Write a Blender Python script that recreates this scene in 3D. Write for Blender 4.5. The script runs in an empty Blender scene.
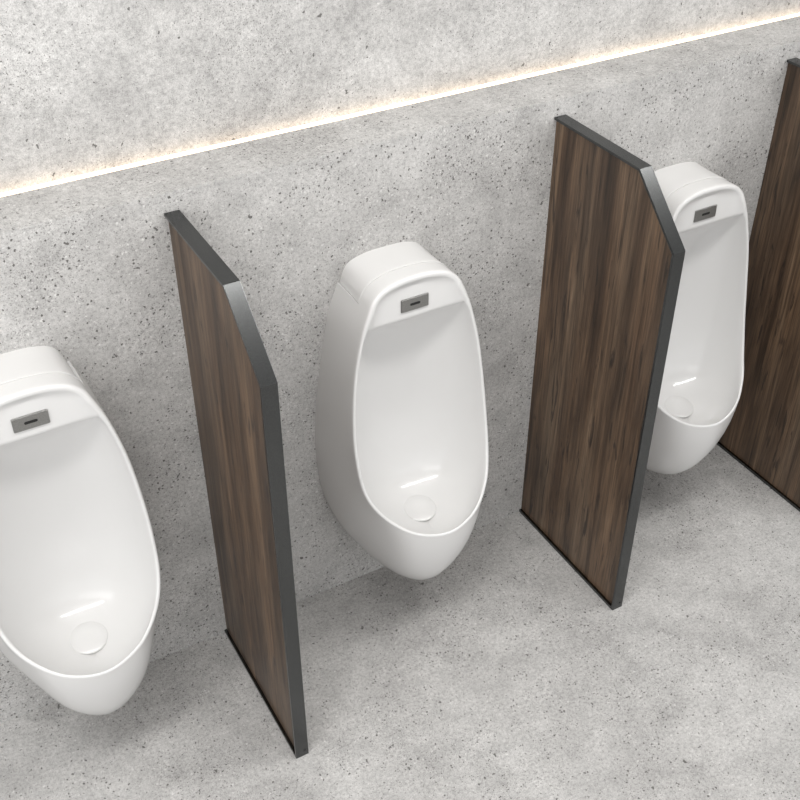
import bpy, bmesh, math
from mathutils import Vector, Matrix

scene = bpy.context.scene
COL = scene.collection

# ------------------------------------------------------------------ helpers
def link(name, me, mats, parent=None, smooth=False, loc=None):
    o = bpy.data.objects.new(name, me)
    COL.objects.link(o)
    for m in (mats if isinstance(mats, (list, tuple)) else [mats]):
        me.materials.append(m)
    if parent is not None:
        o.parent = parent
    if loc is not None:
        o.location = loc
    if smooth:
        for p in me.polygons:
            p.use_smooth = True
    return o

def mesh_of(name, verts, faces):
    me = bpy.data.meshes.new(name)
    me.from_pydata([tuple(v) for v in verts], [], faces)
    me.update()
    return me

def prism_mesh(name, outline, x0, x1, bev=0.0):
    """outline: (y, z) polygon, extruded along x"""
    bm = bmesh.new()
    a = [bm.verts.new((x0, y, z)) for y, z in outline]
    b = [bm.verts.new((x1, y, z)) for y, z in outline]
    n = len(outline)
    bm.faces.new(a); bm.faces.new(b[::-1])
    for i in range(n):
        bm.faces.new((a[i], b[i], b[(i + 1) % n], a[(i + 1) % n]))
    bmesh.ops.recalc_face_normals(bm, faces=bm.faces)
    if bev:
        bmesh.ops.bevel(bm, geom=list(bm.edges), offset=bev, segments=2, affect='EDGES', profile=0.6)
    me = bpy.data.meshes.new(name); bm.to_mesh(me); bm.free()
    return me

def tag(o, label=None, cat=None, group=None, kind=None):
    if label: o['label'] = label
    if cat: o['category'] = cat
    if group: o['group'] = group
    if kind: o['kind'] = kind

# ------------------------------------------------------------------ materials
def new_mat(name):
    m = bpy.data.materials.new(name); m.use_nodes = True
    nt = m.node_tree
    b = nt.nodes['Principled BSDF']
    return m, nt, b

def N(nt, kind, **kw):
    n = nt.nodes.new(kind)
    for k, v in kw.items():
        if k in n.inputs: n.inputs[k].default_value = v
        else: setattr(n, k, v)
    return n

def ramp(nt, src, stops):
    r = nt.nodes.new('ShaderNodeValToRGB')
    els = r.color_ramp.elements
    while len(els) < len(stops): els.new(0.5)
    for e, (p, c) in zip(els, stops):
        e.position = p
        e.color = (c, c, c, 1) if not isinstance(c, tuple) else (*c, 1)
    nt.links.new(src, r.inputs[0])
    return r.outputs[0]

def mixc(nt, mode, fac, a, b):
    m = nt.nodes.new('ShaderNodeMix'); m.data_type = 'RGBA'; m.blend_type = mode
    for sock, v in ((m.inputs[0], fac), (m.inputs[6], a), (m.inputs[7], b)):
        if hasattr(v, 'links'): nt.links.new(v, sock)
        elif isinstance(v, (int, float)): sock.default_value = v if sock == m.inputs[0] else (v, v, v, 1)
        else: sock.default_value = (*v, 1)
    return m.outputs[2]

def math_n(nt, op, a, b=None):
    m = nt.nodes.new('ShaderNodeMath'); m.operation = op
    for i, v in enumerate((a, b)):
        if v is None: continue
        if hasattr(v, 'links'): nt.links.new(v, m.inputs[i])
        else: m.inputs[i].default_value = v
    return m.outputs[0]

def concrete():
    m, nt, b = new_mat('porous_concrete')
    tc = N(nt, 'ShaderNodeTexCoord').outputs['Object']
    def noise(scale, detail=4, rough=.55, off=(0, 0, 0), dist=0.0):
        mp = N(nt, 'ShaderNodeMapping'); mp.inputs['Location'].default_value = off
        nt.links.new(tc, mp.inputs[0])
        n = N(nt, 'ShaderNodeTexNoise', Scale=scale, Detail=detail, Roughness=rough, Distortion=dist)
        nt.links.new(mp.outputs[0], n.inputs['Vector'])
        return n.outputs['Fac']
    big = ramp(nt, noise(2.3, 5, .6), [(.32, (.40, .393, .383)), (.5, (.458, .451, .440)), (.70, (.520, .513, .502))])
    mid = ramp(nt, noise(9, 5, .65, (3, 1, 7), .4), [(.3, .84), (.5, 1.0), (.72, 1.13)])
    c = mixc(nt, 'MULTIPLY', 1.0, big, mid)
    fine = ramp(nt, noise(120, 4, .75), [(.28, .62), (.5, 1.0), (.75, 1.28)])
    c = mixc(nt, 'MULTIPLY', .9, c, fine)
    grain = ramp(nt, noise(420, 2, .6, (5, 5, 5)), [(.3, .72), (.5, 1.0), (.72, 1.2)])
    c = mixc(nt, 'MULTIPLY', .8, c, grain)
    blot = ramp(nt, noise(34, 4, .7, (2, 8, 3), .8), [(.34, .92), (.5, 1.0), (.68, 1.06)])
    c = mixc(nt, 'MULTIPLY', 1.0, c, blot)
    # where the pores gather
    clus = ramp(nt, noise(4.2, 4, .6, (11, 4, 2)), [(.45, 0.0), (.62, 1.0)])
    def pores(scale, rad, edge, off, keep):
        mp = N(nt, 'ShaderNodeMapping'); mp.inputs['Location'].default_value = off
        nt.links.new(tc, mp.inputs[0])
        # wobble so that the pits are not perfect discs
        nz = N(nt, 'ShaderNodeTexNoise', Scale=scale * 1.7, Detail=2)
        nt.links.new(mp.outputs[0], nz.inputs['Vector'])
        add = nt.nodes.new('ShaderNodeMixRGB'); add.blend_type = 'LINEAR_LIGHT'
        add.inputs[0].default_value = .55 / scale
        nt.links.new(mp.outputs[0], add.inputs[1]); nt.links.new(nz.outputs['Color'], add.inputs[2])
        v = N(nt, 'ShaderNodeTexVoronoi', Scale=scale, Randomness=1.0)
        nt.links.new(add.outputs[0], v.inputs['Vector'])
        sep = N(nt, 'ShaderNodeSeparateColor'); nt.links.new(v.outputs['Color'], sep.inputs[0])
        # a random share of the cells holds a pit, more of them inside clusters
        thr = math_n(nt, 'ADD', math_n(nt, 'MULTIPLY', clus, keep), keep * .5)
        has = math_n(nt, 'LESS_THAN', sep.outputs[0], thr)
        size = math_n(nt, 'MULTIPLY', sep.outputs[1], rad)
        inside = math_n(nt, 'SUBTRACT', math_n(nt, 'ADD', size, rad * .25), v.outputs['Distance'])
        mask = math_n(nt, 'MULTIPLY', inside, 1 / edge)
        cl = nt.nodes.new('ShaderNodeClamp'); nt.links.new(mask, cl.inputs[0])
        return math_n(nt, 'MULTIPLY', cl.outputs[0], has)
    p1 = pores(125, .30, .08, (0, 0, 0), .42)
    p2 = pores(230, .40, .14, (2, 7, 1), .75)
    p3 = pores(52, .20, .06, (5, 3, 9), .13)
    lt = pores(130, .36, .2, (9, 2, 4), .22)
    grit = ramp(nt, noise(250, 2, .6, (6, 2, 8)), [(.32, 1.0), (.39, 0.0)])
    c = mixc(nt, 'MIX', math_n(nt, 'MULTIPLY', grit, math_n(nt, 'ADD', math_n(nt, 'MULTIPLY', clus, .65), .28)), c, (.17, .165, .16))
    c = mixc(nt, 'MIX', math_n(nt, 'MULTIPLY', lt, .55), c, (.72, .715, .70))
    c = mixc(nt, 'MIX', math_n(nt, 'MULTIPLY', p2, .55), c, (.17, .165, .16))
    c = mixc(nt, 'MIX', math_n(nt, 'MULTIPLY', p1, .9), c, (.085, .08, .075))
    c = mixc(nt, 'MIX', math_n(nt, 'MULTIPLY', p3, .9), c, (.10, .095, .09))
    nt.links.new(c, b.inputs['Base Color'])
    b.inputs['Roughness'].default_value = .62
    b.inputs['Specular IOR Level'].default_value = .35
    h = math_n(nt, 'SUBTRACT', math_n(nt, 'MULTIPLY', noise(150, 3, .7), .35), math_n(nt, 'ADD', p1, math_n(nt, 'MULTIPLY', p2, .6)))
    bp = N(nt, 'ShaderNodeBump', Strength=.35, Distance=.0015)
    nt.links.new(h, bp.inputs['Height']); nt.links.new(bp.outputs[0], b.inputs['Normal'])
    return m

def wood():
    m, nt, b = new_mat('dark_walnut_laminate')
    tc = N(nt, 'ShaderNodeTexCoord').outputs['Object']
    # each board panel gets its own stretch of grain
    oi = N(nt, 'ShaderNodeObjectInfo')
    add = nt.nodes.new('ShaderNodeVectorMath'); add.operation = 'ADD'
    comb = N(nt, 'ShaderNodeCombineXYZ')
    nt.links.new(math_n(nt, 'MULTIPLY', oi.outputs['Random'], 13.0), comb.inputs['Y'])
    nt.links.new(tc, add.inputs[0]); nt.links.new(comb.outputs[0], add.inputs[1])
    def noise(sy, sz, detail, rough, off=0.0, dist=0.0):
        mp = N(nt, 'ShaderNodeMapping'); mp.inputs['Scale'].default_value = (0.5, sy, sz)
        mp.inputs['Location'].default_value = (off, off, off)
        nt.links.new(add.outputs[0], mp.inputs[0])
        n = N(nt, 'ShaderNodeTexNoise', Scale=1.0, Detail=detail, Roughness=rough, Distortion=dist)
        nt.links.new(mp.outputs[0], n.inputs['Vector'])
        return n.outputs['Fac']
    base = ramp(nt, noise(17, 1.1, 6, .62, 0, .6), [(.28, (.024, .015, .009)), (.43, (.062, .040, .025)), (.57, (.113, .076, .048)), (.74, (.180, .130, .086))])
    hue = ramp(nt, noise(9, .8, 3, .5, 4.0), [(.35, (.97, .98, 1.0)), (.65, (1.08, .98, .90))])
    c = mixc(nt, 'MULTIPLY', 1.0, base, hue)
    fib = ramp(nt, noise(210, 5, 4, .7, 2.0), [(.32, .5), (.5, 1.0), (.70, 1.45)])
    c = mixc(nt, 'MULTIPLY', .85, c, fib)
    fib2 = ramp(nt, noise(75, 3.5, 4, .65, 7.0, .3), [(.34, .45), (.5, 1.0), (.68, 1.3)])
    c = mixc(nt, 'MULTIPLY', .8, c, fib2)
    crack = ramp(nt, noise(60, 6.5, 3, .55, 9.0, .9), [(.33, 1.0), (.40, 0.0)])
    c = mixc(nt, 'MIX', math_n(nt, 'MULTIPLY', crack, .8), c, (.014, .010, .008))
    nt.links.new(c, b.inputs['Base Color'])
    b.inputs['Roughness'].default_value = .42
    b.inputs['Specular IOR Level'].default_value = .5
    bp = N(nt, 'ShaderNodeBump', Strength=.2, Distance=.0008)
    nt.links.new(noise(210, 5, 4, .7, 2.0), bp.inputs['Height']); nt.links.new(bp.outputs[0], b.inputs['Normal'])
    return m

def metal(name, col, rough, metallic=1.0, grain=.0):
    m, nt, b = new_mat(name)
    tc = N(nt, 'ShaderNodeTexCoord').outputs['Object']
    n = N(nt, 'ShaderNodeTexNoise', Scale=380.0, Detail=2.0); nt.links.new(tc, n.inputs['Vector'])
    lo = tuple(v * .93 for v in col); hi = tuple(v * 1.07 for v in col)
    nt.links.new(ramp(nt, n.outputs['Fac'], [(.35, lo), (.65, hi)]), b.inputs['Base Color'])
    b.inputs['Metallic'].default_value = metallic
    b.inputs['Roughness'].default_value = rough
    return m

def porcelain(name='white_glazed_ceramic'):
    m, nt, b = new_mat(name)
    tc = N(nt, 'ShaderNodeTexCoord').outputs['Object']
    n = N(nt, 'ShaderNodeTexNoise', Scale=3.0, Detail=2.0); nt.links.new(tc, n.inputs['Vector'])
    nt.links.new(ramp(nt, n.outputs['Fac'], [(.3, (.655, .651, .643)), (.7, (.67, .666, .658))]), b.inputs['Base Color'])
    b.inputs['Roughness'].default_value = .30
    b.inputs['Specular IOR Level'].default_value = .35
    b.inputs['Coat Weight'].default_value = .55
    b.inputs['Coat Roughness'].default_value = .045
    return m

def glow(name, col, strength):
    m = bpy.data.materials.new(name); m.use_nodes = True
    nt = m.node_tree; nt.nodes.remove(nt.nodes['Principled BSDF'])
    e = nt.nodes.new('ShaderNodeEmission'); e.inputs[0].default_value = (*col, 1); e.inputs[1].default_value = strength
    nt.links.new(e.outputs[0], nt.nodes['Material Output'].inputs[0])
    return m

M_CON = concrete()
M_WOOD = wood()
M_FRAME = metal('dark_grey_anodised_metal', (.105, .108, .108), .2)
M_PLATE = metal('brushed_sensor_metal', (.33, .328, .318), .32)
M_BLACK = metal('black_gloss_lens', (.006, .006, .006), .5, 0.0)
M_SCREW = metal('dark_screw_metal', (.05, .05, .05), .4)
M_CER = porcelain()
M_LED = glow('warm_white_led', (1.0, .79, .57), LED_STRENGTH := 3.2)

# ------------------------------------------------------------------ setting
ZL = 1.363           # height of the concrete ledge
YL = .149            # depth of the ledge up to the light groove
YW = .171            # face of the wall above the ledge
XA, XB = -3.6, 4.6
floor = link('floor', prism_mesh('floor', [(-4.5, 0), (.5, 0), (.5, -.12), (-4.5, -.12)], XA, XB), M_CON)
tag(floor, 'grey porous concrete floor', kind='structure')
wall = link('wall_back', prism_mesh('wall_back', [(0, 0), (.5, 0), (.5, 3.0), (YW, 3.0), (YW, ZL - .02), (YL, ZL - .02), (YL, ZL), (0, ZL)], XA, XB), M_CON)
tag(wall, 'grey porous concrete wall with a ledge', kind='structure')

M_CEIL, _nt, _b = new_mat('matt_ceiling_paint')
_tc = N(_nt, 'ShaderNodeTexCoord').outputs['Object']
_n = N(_nt, 'ShaderNodeTexNoise', Scale=30.0, Detail=3.0); _nt.links.new(_tc, _n.inputs['Vector'])
_nt.links.new(ramp(_nt, _n.outputs['Fac'], [(.4, .49), (.6, .51)]), _b.inputs['Base Color'])
_b.inputs['Roughness'].default_value = .9
ceiling = link('ceiling', prism_mesh('ceiling', [(-4.5, 3.0), (.5, 3.0), (.5, 3.1), (-4.5, 3.1)], XA, XB), M_CEIL)
tag(ceiling, 'plain matt ceiling', kind='structure')

led = link('light_strip', prism_mesh('light_strip', [(YL + .001, ZL - .019), (YW - .001, ZL - .019), (YW - .001, ZL - .001), (YL + .001, ZL - .001)], XA + .01, XB - .01), M_LED)
tag(led, 'thin glowing warm white light strip set along the back of the concrete ledge', 'light')

# ------------------------------------------------------------------ partitions
PD, PDT, PH, PHC, PT = .4745, .3262, 1.319, 1.174, .0346
def bar(name, a, b, nrm, parent):
    """flat frame rail from a to b in (d, z); nrm = inward direction, t thick"""
    return None
RT = .0065
def partition(x, label):
    root = bpy.data.objects.new('urinal_divider', None); COL.objects.link(root)
    root.location = (x, 0, 0)
    tag(root, label, 'divider', 'dividers between the urinals')
    g = .0007
    ins = .0078
    k = math.tan(math.radians(22.5)) * RT
    E = .0012
    # inner corner points of the frame (y = -d)
    top = [(-g, PH), (-PDT, PH), (-PDT + k * .0 + .0, PH - 0)]
    def quad(nm, pts, mat=M_FRAME, x0=0.0, x1=PT, bev=.0006):
        return link(nm, prism_mesh(nm, pts, x0, x1, bev), mat, root)
    s = RT
    T0, T1 = (-g, PH), (-PDT, PH)
    C1 = (-PD, PHC)
    B1, B0 = (-PD, 0.0005), (-g, 0.0005)
    # mitred inner points
    T1i = (-PDT + k * .98, PH - s)
    C1i = (-PD + s, PHC + (-k) * .98 + 0)
    SB = .0095
    B1i = (-PD + s, SB + .0005)
    quad('top_rail', [T0, T1, T1i, (-g, PH - s)])
    quad('angled_rail', [T1, C1, C1i, T1i])
    quad('front_post', [C1, B1, B1i, C1i])
    quad('bottom_rail', [B1, B0, (-g, SB + .0005), (-PD + s, SB + .0005)])
    e = .0004
    quad('wood_panel', [(-g, PH - s - e), (T1i[0], PH - s - e), (C1i[0] + e, C1i[1]), (-PD + s + e, SB + .0005 + e), (-g, SB + .0005 + e)], M_WOOD, ins, PT - ins, 0)
    bm = bmesh.new()
    bmesh.ops.create_cone(bm, cap_ends=True, segments=14, radius1=.0032, radius2=.0026, depth=.0012,
                          matrix=Matrix.Translation((PT * .72, -PD - .0006, .022)) @ Matrix.Rotation(math.radians(90), 4, 'X'))
    me = bpy.data.meshes.new('screw'); bm.to_mesh(me); bm.free()
    link('screw', me, M_SCREW, root)
    return root
partition(-1.0, 'dark wood divider in a grey metal frame standing between the left and middle urinals')
partition(0.0, 'dark wood divider in a grey metal frame standing between the middle and right urinals')
partition(.7723, 'dark wood divider beyond the right urinal, cut off by the right edge of the photo')

# ------------------------------------------------------------------ urinal
# x, depth from the wall, height; keys run from the lip at the front round the rim to the top
RIM = [(0,.345,.430),(.087,.324,.447),(.149,.277,.491),(.180,.230,.551),(.187,.199,.656),(.182,.183,.763),(.170,.174,.866),
       (.153,.169,.945),(.140,.167,.988),(.1225,.165,1.030),(.1085,.162,1.055),(.083,.160,1.0745),(.043,.159,1.085),(0,.159,1.088)]
WALL = [(0,.109),(.064,.144),(.125,.226),(.187,.352),(.208,.514),(.203,.66),(.187,.78),
        (.169,.885),(.153,.96),(.1255,1.030),(.115,1.053),(.0955,1.0745),(.054,1.088),(0,1.0905)]
OP = [((0,.33,.23),(0,.223,.064)), ((.095,.313,.29),(.075,.214,.118)), ((.144,.24,.398),(.149,.164,.199)), ((.184,.183,.495),(.201,.121,.327)),
      ((.190,.135,.600),(.206,.100,.498)), None, None, None, None, None, None, None, None, None]
IN = [((0,.322,.385),(0,.27,.372),(0,.235,.375)),
      ((.078,.298,.392),(.045,.235,.376),(0,.195,.386)),
      ((.130,.240,.405),(.080,.160,.398),(0,.150,.402)),
      ((.160,.180,.470),(.11,.096,.439),(0,.095,.441)),
      ((.172,.120,.580),(.105,.066,.530),(0,.064,.527)),
      ((.170,.098,.720),(.090,.050,.640),(0,.050,.625)),
      ((.157,.095,.845),(.085,.060,.800),(0,.060,.790)),
      ((.141,.105,.930),(.085,.082,.900),(0,.082,.895)),
      ((.128,.120,.965),(.08,.108,.950),(0,.108,.945))]
INT = [((.114,.1505,.979),(.07,.150,.979),(0,.150,.978)),
       ((.098,.1500,1.024),(.06,.150,1.020),(0,.150,1.018)),
       ((.086,.1500,1.045),(.05,.150,1.042),(0,.150,1.040)),
       ((.065,.1497,1.057),(.035,.150,1.053),(0,.150,1.052)),
       ((.034,.1495,1.065),(.018,.150,1.062),(0,.150,1.061)),
       ((0,.1493,1.068),(0,.150,1.065),(0,.150,1.064))]
GK = 9      # key at which the cap begins (height of the side groove)
SK = 8      # key of the step under the sensor face
SUB = 6

def crm(Q, m, lo, hi, mirror_lo, mirror_hi):
    Q = [Vector(q) for q in Q]
    def mir(v): return Vector((-v.x, v.y, v.z))
    e0 = mir(Q[1]) if mirror_lo else Q[0] * 2 - Q[1]
    e1 = mir(Q[-2]) if mirror_hi else Q[-1] * 2 - Q[-2]
    P = [e0] + Q + [e1]
    out = []
    for i in range(1, len(P) - 2):
        A, B, C_, D = P[i - 1:i + 3]
        for s in range(m):
            t = s / m
            out.append(.5 * ((2 * B) + (-A + C_) * t + (2 * A - 5 * B + 4 * C_ - D) * t * t + (-A + 3 * B - 3 * C_ + D) * t ** 3))
    out.append(Q[-1].copy())
    return out

def bez(a, b, c, d, u):
    v = 1 - u
    return a * v ** 3 + b * 3 * v * v * u + c * 3 * v * u * u + d * u ** 3

def build_urinal():
    nk = len(RIM)
    rim = crm(RIM, SUB, 0, 0, True, True)
    wallc = crm([(x, 0, z) for x, z in WALL[:GK + 1]], SUB, 0, 0, True, False)[:-1] + \
            crm([(x, 0, z) for x, z in WALL[GK:]], SUB, 0, 0, False, True)
    o1, o2 = [], []
    for i, op in enumerate(OP):
        if op: o1.append(op[0]); o2.append(op[1])
        else:
            r = Vector(RIM[i]); w = Vector((WALL[i][0], 0, WALL[i][1]))
            o2.append(tuple(w.lerp(r, .33) * 1.0 + Vector((.003, 0, 0)) * (1 if i < 11 else 0)))
            side = Vector((.004, 0, 0)) if i < 9 else (Vector((.003, 0, .003)) if i < 12 else Vector((0, 0, .004)))
            o1.append(tuple(r.lerp(w, .33) + side))
    o1 = crm(o1, SUB, 0, 0, True, True); o2 = crm(o2, SUB, 0, 0, True, True)
    n = len(rim)
    a1, a2, a3 = [crm([k[q] for k in IN], SUB, 0, 0, True, False) for q in range(3)]
    b1, b2, b3 = [crm([k[q] for k in INT], SUB, 0, 0, False, True) for q in range(3)]
    # local frame of the rim
    fr = []
    for i in range(n):
        a = rim[i - 1] if i else Vector((-rim[1].x, rim[1].y, rim[1].z))
        b = rim[i + 1] if i < n - 1 else Vector((-rim[-2].x, rim[-2].y, rim[-2].z))
        t = (b - a).normalized()
        back = Vector((0, -1, 0)); back = (back - t * back.dot(t)).normalized()
        inn = t.cross(back)
        if inn.dot(Vector((0, rim[i].y, .72)) - rim[i]) < 0: inn = -inn
        fr.append((back, inn))
    verts = []; grid = []
    NO, NI = 16, 16


    def vadd(p, store=verts):
        store.append(Vector((p.x, -p.y, p.z))); return len(store) - 1
    outer_rows, rim_rows, in_rows = [], [], []
    # thickness of the rolled rim
    for i in range(n):
        t = i / SUB
        back, inn = fr[i]
        P = rim[i]
        topf = min(1, max(0, (t - 7.0) / 2.5)); topf = topf * topf * (3 - 2 * topf)
        R = .0050 + .0020 * topf
        R2 = .0050 + .0085 * topf
        q1, q2 = o1[i], o2[i]
        cin = a1[i] if i <= SK * SUB else b1[i - SK * SUB]
        dv = q1 - P; ph0 = math.atan2(max(0, -dv.dot(inn)), max(1e-4, dv.dot(back))); ph0 = min(ph0, math.radians(80))
        dv = cin - P; ph1 = math.atan2(max(1e-4, dv.dot(inn)), -max(1e-4, dv.dot(back))); ph1 = min(max(ph1, math.radians(100)), math.radians(168))
        cen = P + back * R
        arc = []
        for q in range(5):
            ph = ph0 + (math.pi / 2 - ph0) * q / 4
            arc.append(cen - inn * R * math.cos(ph) - back * R * math.sin(ph))
        for q in range(1, 6):
            ph = math.pi / 2 + (ph1 - math.pi / 2) * q / 5
            arc.append(cen - inn * R2 * math.cos(ph) - back * R * math.sin(ph))
        oo = arc[0]
        ow = Vector((wallc[i].x, 0, wallc[i].z))
        row = []
        for j in range(NO + 1):
            row.append(bez(ow, q2, q1, oo, j / NO))
        rr = arc[1:]
        outer_rows.append(row)
        rim_rows.append(rr)
    def inner_row(i, top):
        P = rim_rows[i][-1]
        if top: k = i - SK * SUB; c1, c2, c3 = b1[k], b2[k], b3[k]
        else: c1, c2, c3 = a1[i], a2[i], a3[i]
        row = [bez(P, c1, c2, c3, j / NI) for j in range(1, NI + 1)]
        if row[-1].x < 1e-6 or True: row[-1].x = 0.0
        return row
    inner_lo = [inner_row(i, False) for i in range(SK * SUB + 1)]
    inner_hi = [inner_row(i, True) for i in range(SK * SUB, n)]
    # ---- body mesh (right half)
    faces = []
    gi = GK * SUB
    UC = 11          # outer column where the cap stops
    O = [[vadd(p) for p in row] for row in outer_rows]
    RR = [[vadd(p) for p in row] for row in rim_rows]
    IL = [[vadd(p) for p in row] for row in inner_lo]
    IH = [[vadd(p) for p in row] for row in inner_hi]
    def quads(A, B):
        for j in range(len(A) - 1):
            f = []
            for v in (A[j], A[j + 1], B[j + 1], B[j]):
                if v not in f: f.append(v)
            if len(f) >= 3: faces.append(f)
    for i in range(n - 1):
        A, B = O[i] + RR[i], O[i + 1] + RR[i + 1]
        if i >= gi: A, B = A[UC:], B[UC:]
        quads(A, B)
        if i < SK * SUB: quads([RR[i][-1]] + IL[i], [RR[i + 1][-1]] + IL[i + 1])
        else:
            k = i - SK * SUB
            quads([RR[i][-1]] + IH[k], [RR[i + 1][-1]] + IH[k + 1])
    # underside of the step: rounded by one extra row
    s = SK * SUB
    E1 = [vadd(p + Vector((0, -.0035 * min(1, j / 4), -.0035 * min(1, j / 4)))) for j, p in enumerate(inner_hi[0])]
    quads([RR[s][-1]] + E1, [RR[s][-1]] + IH[0])
    quads([RR[s][-1]] + IL[s], [RR[s][-1]] + E1)
    # wall of the groove where the cap is let in
    DROP = .006
    def nrm(i, j):
        a = outer_rows[max(0, i - 1)][j]; b = outer_rows[min(n - 1, i + 1)][j]
        c = outer_rows[i][max(0, j - 1)]; d = outer_rows[i][min(NO, j + 1)]
        if i == n - 1: return Vector((0, 0, 1))
        v = (b - a).cross(d - c)
        if v.length < 1e-9: return Vector((0, 0, 1))
        v.normalize()
        if v.dot(outer_rows[i][j] - Vector((0, outer_rows[i][j].y, .9))) < 0: v = -v
        return v
    lip = []
    path = [(gi, j) for j in range(0, UC + 1)] + [(i, UC) for i in range(gi + 1, n)]
    for (i, j) in path: lip.append(vadd(outer_rows[i][j] - nrm(i, j) * .010))
    pv = [O[i][j] for i, j in path]
    for q in range(len(path) - 1): faces.append([pv[q], pv[q + 1], lip[q + 1], lip[q]])
    body = finish('ceramic_body', verts, faces)
    # ---- cap
    cv, cf = [], []
    G = []
    for i in range(gi, n):
        row = []
        for j in range(0, UC + 1):
            f1 = max(0.0, 1 - (i - gi) / (2.2 * SUB)); f2 = 1 - (j / UC) ** 3
            p = outer_rows[i][j] - nrm(i, j) * (DROP * f1 * f2 - .0017 * (1 - f1))
            if j == UC: p = p + Vector((0, -.0016, 0))
            if i == gi: p = p + Vector((0, 0, .0014))
            row.append(vadd(p, cv))
            if j == UC: row.append(vadd(p + Vector((0, .0011, 0)) - nrm(i, j) * .0005, cv))
        G.append(row)
    for a in range(len(G) - 1):
        for j in range(UC + 1):
            cf.append([G[a][j], G[a][j + 1], G[a + 1][j + 1], G[a + 1][j]])
    # cap edge turned down into the groove
    ed = [G[0][j] for j in range(UC)] + [G[a][UC + 1] for a in range(0, len(G))]
    dn = []
    for (i, j) in path:
        p = outer_rows[i][j] - nrm(i, j) * .009
        if j == UC: p = p + Vector((0, -.0012, 0))
        if i == gi: p = p + Vector((0, 0, .0012))
        dn.append(vadd(p, cv))
    for q in range(len(ed) - 1): cf.append([ed[q], ed[q + 1], dn[q + 1], dn[q]])
    cap = finish('cap', cv, cf)
    return body, cap

def finish(name, verts, faces):
    bm = bmesh.new()
    vs = [bm.verts.new(v) for v in verts]
    for f in faces:
        try: bm.faces.new([vs[k] for k in f])
        except ValueError: pass
    geom = list(bm.verts) + list(bm.edges) + list(bm.faces)
    ret = bmesh.ops.duplicate(bm, geom=geom)
    for e in ret['geom']:
        if isinstance(e, bmesh.types.BMVert): e.co.x = -e.co.x
    dupf = [e for e in ret['geom'] if isinstance(e, bmesh.types.BMFace)]
    bmesh.ops.reverse_faces(bm, faces=dupf)
    bmesh.ops.remove_doubles(bm, verts=bm.verts, dist=.00015)
    bmesh.ops.delete(bm, geom=[v for v in bm.verts if not v.link_faces], context='VERTS')
    bmesh.ops.recalc_face_normals(bm, faces=bm.faces)
    # outward check: face furthest forward must look towards -y
    f = max(bm.faces, key=lambda q: -q.calc_center_median().y if name == 'ceramic_body' else q.calc_center_median().z)
    ax = Vector((0, -1, 0)) if name == 'ceramic_body' else Vector((0, 0, 1))
    if f.normal.dot(ax) < 0: bmesh.ops.reverse_faces(bm, faces=bm.faces)
    for e in bm.edges:
        e.smooth = not (len(e.link_faces) == 2 and e.calc_face_angle(0) > math.radians(60))
    me = bpy.data.meshes.new(name); bm.to_mesh(me); bm.free()
    for p in me.polygons: p.use_smooth = True
    return me

def dome_mesh():
    """drain cover: shallow ceramic dome with a rounded edge"""
    R, H = .0445, .0125
    prof = [(0, H)] + [(R * q / 12, H - .0062 * (q / 12) ** 2.4) for q in range(1, 12)] + [(R * .985, H - .0064), (R, H - .0074), (R * .99, H - .0086), (.0385, H - .0090), (.038, 0.0)]
    seg = 56
    verts = [(0, 0, prof[0][1])]; faces = []
    for r, z in prof[1:]:
        for k in range(seg):
            a = 2 * math.pi * k / seg
            verts.append((r * math.cos(a), r * math.sin(a), z))
    for k in range(seg): faces.append((0, 1 + k, 1 + (k + 1) % seg))
    for q in range(len(prof) - 2):
        b0, b1 = 1 + q * seg, 1 + (q + 1) * seg
        for k in range(seg): faces.append((b0 + k, b1 + k, b1 + (k + 1) % seg, b0 + (k + 1) % seg))
    return mesh_of('drain_cover', verts, faces)

def plate_mesh():
    bm = bmesh.new()
    bmesh.ops.create_cube(bm, size=1.0, matrix=Matrix.Diagonal((.074, .0042, .0345, 1)))
    bmesh.ops.bevel(bm, geom=list(bm.edges), offset=.0011, segments=3, affect='EDGES')
    me = bpy.data.meshes.new('sensor_plate'); bm.to_mesh(me); bm.free()
    return me

def slot_mesh():
    """capsule shaped dark window"""
    pts = []
    L, r = .0105, .0033
    for k in range(13):
        a = -math.pi / 2 + math.pi * k / 12; pts.append((L + r * math.cos(a), r * math.sin(a)))
    for k in range(13):
        a = math.pi / 2 + math.pi * k / 12; pts.append((-L + r * math.cos(a), r * math.sin(a)))
    bm = bmesh.new()
    f = [bm.verts.new((x, -.0004, z)) for x, z in pts]; b = [bm.verts.new((x, .0006, z)) for x, z in pts]
    bm.faces.new(f)
    for i in range(len(pts)): bm.faces.new((f[i], b[i], b[(i + 1) % len(pts)], f[(i + 1) % len(pts)]))
    bmesh.ops.recalc_face_normals(bm, faces=bm.faces)
    me = bpy.data.meshes.new('sensor_window'); bm.to_mesh(me); bm.free()
    return me

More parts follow.
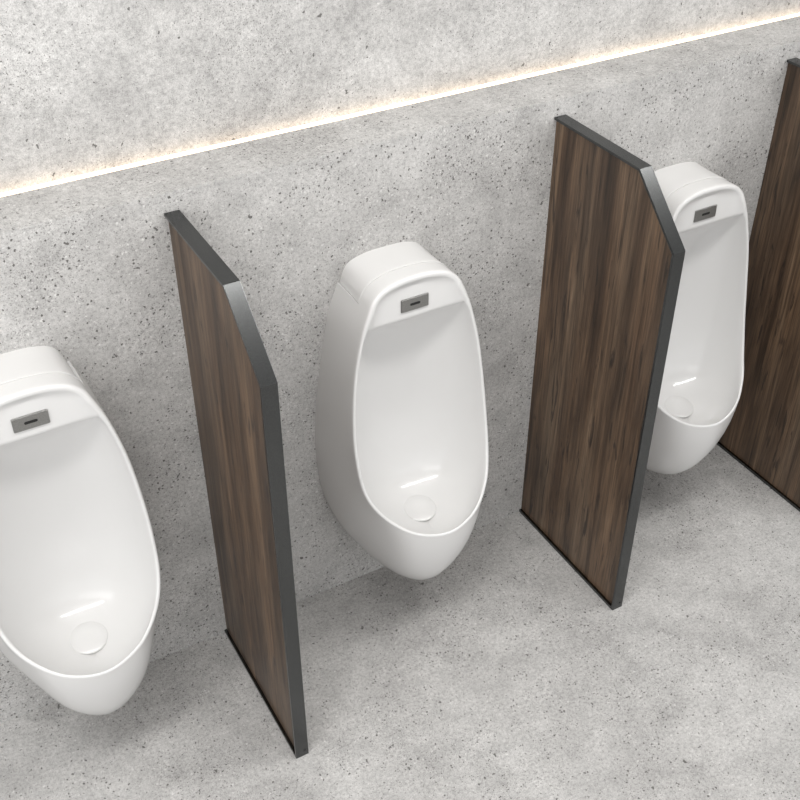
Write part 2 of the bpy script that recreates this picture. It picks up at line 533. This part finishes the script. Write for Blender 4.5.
body_me, cap_me = build_urinal()
XU = (-.4780, -1.3789, .4142)
LAB = ('white ceramic wall urinal in the middle, between two wood dividers, seen whole',
       'white ceramic wall urinal at the far left, cut off by the photo edge',
       'white ceramic wall urinal on the right, partly hidden behind a wood divider')
root = bpy.data.objects.new('urinal', None); COL.objects.link(root)
root.location = (XU[0], 0, 0)
body = link('ceramic_body', body_me, M_CER, root)
cap = link('cap', cap_me, M_CER, root)
drain = link('drain_cover', dome_mesh(), M_CER, root, True, (0, -.188, .3865))
drain.rotation_euler = (math.radians(12), 0, 0)
plate = link('sensor_plate', plate_mesh(), M_PLATE, root, False, (0, -.1520, 1.0172))
plate['label'] = 'brushed metal sensor plate with a dark slot'
slot = link('sensor_window', slot_mesh(), M_BLACK, plate, False, (0, -.0021, 0))
slot['label'] = 'black slot'
tag(root, LAB[0], 'urinal', 'wall urinals in the row')
for x, lab in zip(XU[1:], LAB[1:]):
    r = root.copy(); COL.objects.link(r); r.location = (x, 0, 0); r['label'] = lab
    for ch in list(root.children):
        c = ch.copy(); COL.objects.link(c); c.parent = r
        for g in ch.children:
            d = g.copy(); COL.objects.link(d); d.parent = c

# ------------------------------------------------------------------ light
def area(name, loc, target, sx, sy, power, col=(1, 1, 1)):
    l = bpy.data.lights.new(name, 'AREA'); l.shape = 'RECTANGLE'; l.size = sx; l.size_y = sy
    l.energy = power; l.color = col
    o = bpy.data.objects.new(name, l); COL.objects.link(o)
    o.location = loc
    o.rotation_euler = (Vector(target) - Vector(loc)).to_track_quat('-Z', 'Y').to_euler()
    return o
area('ceiling_panel_lamp', (-.3, -1.10, 2.95), (-.3, -1.15, 0), 5.2, .26, 80, (1, .985, .965))
area('left_fill_light', (-2.6, -2.3, 2.9), (-.8, -.5, .3), 4.0, 2.0, 60, (1, .985, .97))  # unseen soft fill, added from the front left to brighten urinal sides and chins

w = bpy.data.worlds.new('World'); scene.world = w; w.use_nodes = True
nt = w.node_tree
bg = nt.nodes['Background']
bg.inputs[0].default_value = (.985, .99, 1.0, 1); bg.inputs[1].default_value = 1.1

# ------------------------------------------------------------------ camera
cam = bpy.data.cameras.new('camera'); co = bpy.data.objects.new('camera', cam); COL.objects.link(co)
yaw, pit = .513910, .657527
co.location = (-1.590836, -2.052747, 2.429996)
d = Vector((math.sin(yaw) * math.cos(pit), math.cos(yaw) * math.cos(pit), -math.sin(pit)))
co.rotation_euler = d.to_track_quat('-Z', 'Y').to_euler()
cam.sensor_fit = 'HORIZONTAL'; cam.sensor_width = 36.0
cam.lens = 1111.235 / 800 * 36.0
cam.clip_start = .05
scene.camera = co

vs = scene.view_settings
vs.view_transform = 'Standard'; vs.look = 'None'; vs.gamma = 1.0; vs.use_curve_mapping = False
vs.exposure = 0.12
